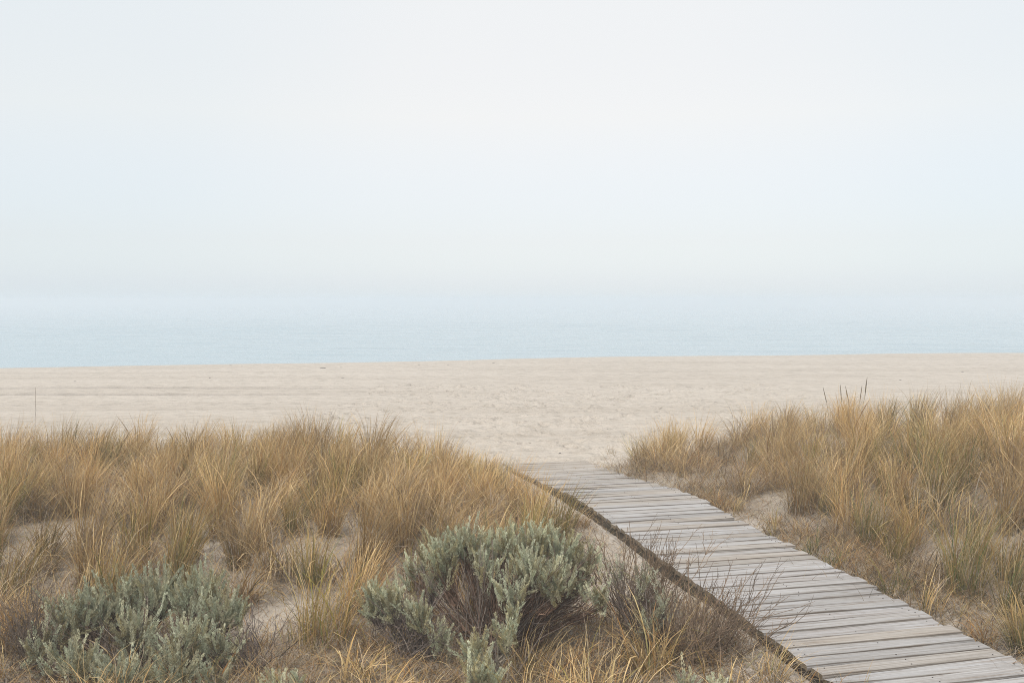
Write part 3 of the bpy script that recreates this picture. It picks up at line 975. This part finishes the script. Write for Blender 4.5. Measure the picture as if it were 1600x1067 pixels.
def sage_shrub(seed, root_px, heads, label, bark=(.12, .085, .06), dead=60, tint=1.0, leaves=116, group="silvery green shrubs in front of the grass"):
    """heads: (px, py, depth, radius, shoots) of each leafy head"""
    rng = np.random.default_rng(seed)
    x, y, dpt = at_depth(root_px[0], root_px[1], root_px[2])[0], root_px[2], 0
    z = ground1(x, y)
    root = np.array([x, y, z])
    shrub = link("sage_shrub", None, loc=root, label=label, cat="shrub", group=group)
    paths, radii, cols = [], [], []
    B, T, C = [], [], []
    bark = np.array(bark)
    for (px, py, d, R, ns) in heads:
        ctr = at_depth(px, py, d) - root
        crotch = ctr * np.array([.72, .72, .55]) + rng.normal(0, .02, 3)
        crotch[2] = max(crotch[2], .03)
        start = np.array([rng.normal(0, .05), rng.normal(0, .05), -.03])
        paths.append(bez(start, crotch, np.array([*(ctr[:2] * .1), -.02]), rng))
        radii.append((.011, .006))
        cols.append(bark * rng.uniform(.8, 1.2))
        for k in range(int(ns * 1.7)):
            dv = rng.normal(0, 1, 3) * np.array([1, 1, .75])
            dv[2] = abs(dv[2]) * .9 + .05 if rng.random() < .8 else dv[2] * .5
            dv /= np.linalg.norm(dv)
            rr = R * rng.uniform(.45, 1.0)
            tip = ctr + dv * rr
            if tip[2] < .04:
                tip[2] = .04 + rng.uniform(0, .05)
            out = dv * np.array([.55, .55, .3]) + np.array([0, 0, .95]) + rng.normal(0, .2, 3)
            out /= np.linalg.norm(out)
            ln = rng.uniform(.09, .19)
            bs = tip - out * ln
            tip = tip + out * rng.exponential(.022)
            B.append(bs)
            T.append(tip)
            C.append(SAGE[rng.integers(7)] * 1.06 * tint * rng.uniform(.68, 1.22))
            paths.append(bez(crotch + rng.normal(0, .012, 3), bs, np.array([0, 0, -.03]) + rng.normal(0, .015, 3), rng, 5, .006))
            radii.append((.0042, .0018))
            cols.append(bark * rng.uniform(.7, 1.6))
            if rng.random() < .55:                                  # a side shoot
                o2 = out + rng.normal(0, .4, 3)
                o2 /= np.linalg.norm(o2)
                B.append(bs)
                T.append(bs + o2 * ln * rng.uniform(.6, .95))
                C.append(SAGE[rng.integers(7)] * tint * rng.uniform(.85, 1.1))
    for k in range(dead):                                           # bare old twigs among them
        h = heads[rng.integers(len(heads))]
        ctr = at_depth(h[0], h[1], h[2]) - root
        tip = ctr + rng.normal(0, h[3] * .6, 3) * np.array([1, 1, .7])
        tip[2] = max(tip[2], .08)
        st = np.array([rng.normal(0, .09), rng.normal(0, .09), -.02])
        p = bez(st, tip, rng.normal(0, .03, 3), rng, 7, .010)
        paths.append(p)
        radii.append((.0035, .0012))
        cols.append((bark if rng.random() < .6 else np.array([.22, .18, .15])) * rng.uniform(.7, 1.3))
        for j in (3, 4, 5):
            dv = (p[j] - p[j - 1])
            dv = dv / np.linalg.norm(dv) + rng.normal(0, .45, 3)
            paths.append(bez(p[j], p[j] + dv * rng.uniform(.05, .13), rng.normal(0, .008, 3), rng, 4, .003))
            radii.append((.0018, .0009))
            cols.append(cols[-1])
    v, q, c = tubes(paths, radii, cols)
    link("stems", np_mesh("stems", v, q, M_BARK, c), shrub)
    v, q, c = plumes(rng, np.array(B), np.array(T), np.array(C), leaves)
    link("foliage", np_mesh("foliage", v, q, M_SAGE, c), shrub)


# the broad low shrub at the lower left
sage_shrub(301, (215, 1075, 5.95), [
    (130, 958, 6.05, .20, 36), (185, 935, 6.2, .20, 40), (250, 922, 6.25, .20, 46), (312, 925, 6.2, .20, 46), (350, 955, 6.1, .18, 34),
    (215, 985, 5.9, .18, 26), (290, 1000, 5.75, .19, 34), (345, 1005, 5.8, .15, 18), (120, 1030, 5.6, .20, 34), (190, 1050, 5.5, .18, 26),
    (270, 1050, 5.55, .19, 30), (75, 985, 5.9, .13, 14), (95, 950, 6.1, .13, 14), (52, 1010, 5.8, .11, 10), (330, 1060, 5.5, .14, 14)],
    "broad low silvery green shrub with many pale plumes in the lower left corner", dead=70, tint=.86)
# the tall shrub in the middle, leafy on top and bare and brown below
sage_shrub(302, (770, 1010, 6.25), [
    (690, 862, 6.35, .17, 40), (735, 850, 6.4, .17, 46), (790, 850, 6.45, .17, 42), (840, 848, 6.4, .17, 46), (880, 860, 6.35, .15, 40),
    (915, 868, 6.35, .12, 18), (930, 925, 6.2, .11, 12), (760, 885, 6.2, .12, 14), (830, 890, 6.15, .17, 44), (870, 905, 6.1, .14, 30), (650, 880, 6.4, .10, 10), (800, 920, 6.0, .13, 14), (905, 905, 6.3, .10, 12)],
    "tall silvery shrub with dense leafy top over dark bare stems, left of the boardwalk", dead=330, bark=(.15, .095, .065), tint=1.0)
sage_shrub(303, (640, 1005, 6.2), [
    (585, 930, 6.2, .11, 26), (615, 935, 6.15, .12, 26), (655, 955, 6.1, .12, 20), (690, 985, 6.0, .10, 10), (675, 905, 6.3, .09, 6)],
    "small rounded sage shrub leaning left on grey twigs under the tall shrub", dead=90, bark=(.17, .135, .115), tint=1.0)
sage_shrub(304, (765, 1090, 5.45), [
    (745, 1010, 5.5, .10, 10), (790, 985, 5.6, .11, 10), (740, 1045, 5.35, .11, 16), (770, 1055, 5.3, .09, 10), (800, 955, 5.7, .07, 4)],
    "pale dusty sage sprigs at the bottom centre in front of the tall shrub", dead=16, bark=(.2, .17, .13), tint=1.02)
sage_shrub(305, (1085, 1105, 5.1), [(1075, 1062, 5.15, .07, 8), (1120, 1068, 5.1, .07, 7)],
    "small sage sprig at the bottom edge in front of the bare brown twigs", dead=6, tint=1.05)
sage_shrub(306, (440, 1105, 5.15), [(430, 1066, 5.2, .08, 9), (465, 1068, 5.2, .07, 7)],
    "small sage sprig at the bottom edge beside the broad low shrub", dead=6, tint=1.05)
sage_shrub(307, (1020, 1010, 5.95), [(1000, 905, 6.1, .11, 9), (1010, 965, 5.9, .12, 10), (1040, 940, 6.0, .11, 8), (960, 890, 6.2, .10, 7)],
    "thin olive-grey sage straggling among the bare twigs right of the tall shrub", dead=60, bark=(.12, .09, .07), tint=.74, leaves=48)


def bare_shrub(seed, root_px, tips, n_sub, label, col=(.15, .105, .068)):
    rng = np.random.default_rng(seed)
    root = at_depth(*root_px)
    root[2] = ground1(root[0], root[1])
    col = np.array(col)
    paths, radii, cols = [], [], []
    for (px, py, d, cnt) in tips:
        goal = at_depth(px, py, d) - root
        for k in range(int(cnt * 1.15)):
            tip = goal + rng.normal(0, .085, 3)
            tip[2] = max(tip[2], .06)
            st = np.array([rng.normal(0, .06), rng.normal(0, .05), -.03])
            p = bez(st, tip, np.array([0, 0, -.06]) + rng.normal(0, .03, 3), rng, 9, .008)
            cc = col * rng.uniform(.7, 1.5)
            paths.append(p)
            radii.append((.0048, .0016))
            cols.append(cc)
            for j in rng.integers(3, 8, n_sub):
                dv = p[j] - p[j - 1]
                dv = dv / np.linalg.norm(dv) + rng.normal(0, .38, 3) + np.array([0, 0, .25])
                e = p[j] + dv * rng.uniform(.06, .2)
                b = bez(p[j], e, rng.normal(0, .012, 3), rng, 5, .004)
                paths.append(b)
                radii.append((.0024, .0011))
                cols.append(cc)
                for jj in (2, 3):
                    dv = b[jj] - b[jj - 1]
                    dv = dv / np.linalg.norm(dv) + rng.normal(0, .5, 3)
                    paths.append(bez(b[jj], b[jj] + dv * rng.uniform(.03, .08), rng.normal(0, .004, 3), rng, 3, .002))
                    radii.append((.0015, .0008))
                    cols.append(cc)
    v, q, c = tubes(paths, radii, cols, 3)
    link("bare_shrub", np_mesh("bare_shrub", v, q, M_BARK, c), loc=root, label=label, cat="bare shrub", group="leafless twiggy shrubs beside the boardwalk")


bare_shrub(401, (985, 990, 6.15), [(935, 870, 6.4, 10), (975, 865, 6.4, 8), (1010, 880, 6.3, 10), (1045, 845, 6.35, 9), (1072, 850, 6.3, 6), (1050, 905, 6.2, 8)], 4,
           "leafless brown twigs rising against the boardwalk just right of the tall silvery shrub")
bare_shrub(402, (1075, 1050, 5.75), [(1090, 950, 5.9, 14), (1130, 950, 5.95, 14), (1155, 925, 6.0, 7), (1195, 955, 5.95, 7), (1165, 980, 5.85, 12), (1050, 975, 5.9, 10)], 4,
           "denser leafless dark shrub close to the mossy side beam near the bottom edge", (.14, .098, .066))
bare_shrub(403, (45, 1055, 5.9), [(35, 930, 6.1, 10), (60, 955, 6.0, 12), (15, 960, 6.0, 8), (85, 985, 5.9, 6)], 4,
           "leafless dark twigs at the left edge beside the broad low silvery shrub", (.13, .10, .075))
bare_shrub(404, (395, 1060, 5.75), [(385, 990, 5.85, 7), (410, 1000, 5.8, 6), (370, 1010, 5.8, 6)], 3,
           "short leafless dark twigs between the broad low shrub and the bare sand", (.09, .07, .06))

# ------------------------------------------------------------------ seed stalks, stick, seaweed, pebbles
def seed_stalk(px0, py0, px1, py1, d, label, seed):
    rng = np.random.default_rng(seed)
    top = at_depth(px1, py1, d)
    foot = at_depth(px0, py0, d)
    foot[2] = ground1(foot[0], foot[1])
    st = link("seed_stalk", None, loc=foot, label=label, cat="seed stalk", group="dark seed stalks above the right bank")
    t = top - foot
    p = bez(np.zeros(3), t, np.array([.02, 0, 0]), rng, 7, .004)
    v, q, c = tubes([p], [(.003, .002)], [np.array([.30, .24, .14])], 5)
    link("stem", np_mesh("stem", v, q, M_BARK, c), st)
    tt = np.linspace(.72, 1.0, 6)[:, None]
    hp = p[4] + (p[6] - p[4]) * ((tt - .72) / .28) * 1.0
    rr = [.003, .0045, .0055, .005, .004, .002]
    V_, ang = [], np.arange(6) * np.pi / 3
    for k in range(6):
        for a in ang:
            V_.append(hp[k] + np.array([math.cos(a), math.sin(a), 0]) * rr[k] * rng.uniform(.8, 1.2))
    i = np.arange(5)[:, None] * 6
    j = np.arange(6)[None, :]
    q = np.stack([i + j, i + (j + 1) % 6, i + 6 + (j + 1) % 6, i + 6 + j], -1).reshape(-1, 4)
    link("seed_head", np_mesh("seed_head", np.array(V_), q, M_BARK, np.tile([.13, .10, .07], (36, 1))), st)


seed_stalk(1299, 735, 1286, 605, 13.2, "leftmost dark seed stalk, leaning left above the right bank", 1)
seed_stalk(1316, 735, 1313, 601, 13.3, "second seed stalk from the left above the right bank, upright", 2)
seed_stalk(1328, 735, 1321, 603, 13.1, "short seed stalk between the upright one and the two leaning right", 3)
seed_stalk(1332, 735, 1347, 602, 13.3, "seed stalk just left of the tallest one above the right bank", 4)
seed_stalk(1338, 735, 1355, 589, 13.2, "tallest dark seed stalk, leaning right above the right bank", 5)

foot = at_depth(54, 668, 19.5)
foot[2] = ground1(foot[0], foot[1])
top = at_depth(55, 605, 19.5)
rg = np.random.default_rng(15)
pth = bez(np.array([0, 0, -.05]), top - foot, np.array([.012, 0, 0]), rg, 8, .004)
v, q, c = tubes([pth], [(.004, .003)], [np.array([.22, .18, .14])], 6)
link("stick", np_mesh("stick", v, q, M_BARK, c), loc=foot, label="thin dark stick standing upright in the sand beyond the left grass", cat="stick")


def lump(name, px, py, size, flat, label, cat, mat, seed, group=None):
    rng = np.random.default_rng(seed)
    x, y, z = on_ground(px, py)
    nu, nv = 14, 9
    V_ = []
    ph = rng.uniform(0, 6.28, 6)
    for i in range(nv + 1):
        th = math.pi * i / nv
        for j in range(nu):
            a = 2 * math.pi * j / nu
            k = 1 + .28 * math.sin(2 * a + ph[0]) + .2 * math.sin(3 * a + ph[1] + th) + .16 * math.sin(5 * a + ph[2] - 2 * th)
            V_.append((size * k * math.sin(th) * math.cos(a), size * .7 * k * math.sin(th) * math.sin(a), size * flat * (.55 + math.cos(th)) * (1 + .3 * math.sin(3 * a + ph[3]))))
    i = np.arange(nv)[:, None] * nu
    j = np.arange(nu)[None, :]
    q = np.stack([i + j, i + nu + j, i + nu + (j + 1) % nu, i + (j + 1) % nu], -1).reshape(-1, 4)
    link(name, np_mesh(name, np.array(V_), q, mat, smooth_shade=True), loc=(x, y, z), label=label, cat=cat, group=group)


for k, (px, py, sz, lb) in enumerate([
    (505, 575, .24, "largest dark seaweed scrap near the waterline, left of centre"),
    (533, 573, .12, "small seaweed scrap just right of the largest one near the waterline"),
    (360, 571, .14, "seaweed scrap at the waterline well left of the largest one"),
    (655, 570, .13, "leftmost of three seaweed scraps along the waterline above the boardwalk"),
    (700, 570, .10, "middle of three seaweed scraps along the waterline above the boardwalk"),
    (771, 567, .15, "rightmost of three seaweed scraps along the waterline above the boardwalk"),
    (1504, 581, .16, "seaweed scrap highest on the sand at the far right"),
    (1407, 594, .12, "seaweed scrap on open sand above the dark seed stalks"),
    (117, 596, .12, "seaweed scrap on open sand above the thin standing stick"),
    (328, 591, .12, "lone seaweed scrap in mid-beach between the stick and the largest scrap"),
    (535, 591, .12, "lone seaweed scrap in mid-beach below the largest scrap"),
]):
    lump("seaweed_scrap", px, py, sz * .42, .16, lb, "seaweed", M_WEED, 700 + k, "dark seaweed scraps on the beach")
for k, (px, py, sz, lb) in enumerate([
    (843, 699, .030, "dark pebble on the sand beyond the boardwalk's end, left of two"),
    (875, 709, .022, "dark pebble closer to the boardwalk's far end, right of two"),
    (922, 678, .026, "dark pebble farther out on the sand path beyond the boardwalk"),
    (990, 650, .035, "dark pebble on the beach left of the right bank's pale green tip"),
]):
    lump("pebble", px, py, sz, .5, lb, "pebble", M_STONE, 800 + k, "dark pebbles on the sand path")

# ------------------------------------------------------------------ sea haze
m, nt, out = new_mat("sea_haze")
vol = N(nt, "ShaderNodeVolumePrincipled", Density=0.0049, Anisotropy=0.1)
vol.inputs["Color"].default_value = (.89, .912, .93, 1)
nt.links.new(vol.outputs[0], out.inputs["Volume"])
zlo, zhi = float(Z.min()), 3.2
lo_g = -60.0
hx = 960.0
c8 = np.array([(x, y, z) for z in (lo_g, zhi) for y in (-360.0, 1010.0) for x in (-1010.0, 1010.0)])
q = np.array([(0, 2, 3, 1), (4, 5, 7, 6), (0, 1, 5, 4), (2, 6, 7, 3), (0, 4, 6, 2), (1, 3, 7, 5)])
link("haze", np_mesh("haze", c8, q, m), kind="stuff", label="pale sea fog lying over the beach and water", cat="haze")
print("ground min", Z.min(), "verts", sum(len(o.data.vertices) for o in scene.objects if o.type == 'MESH'), "tussocks", len(left_pts), len(right_pts))
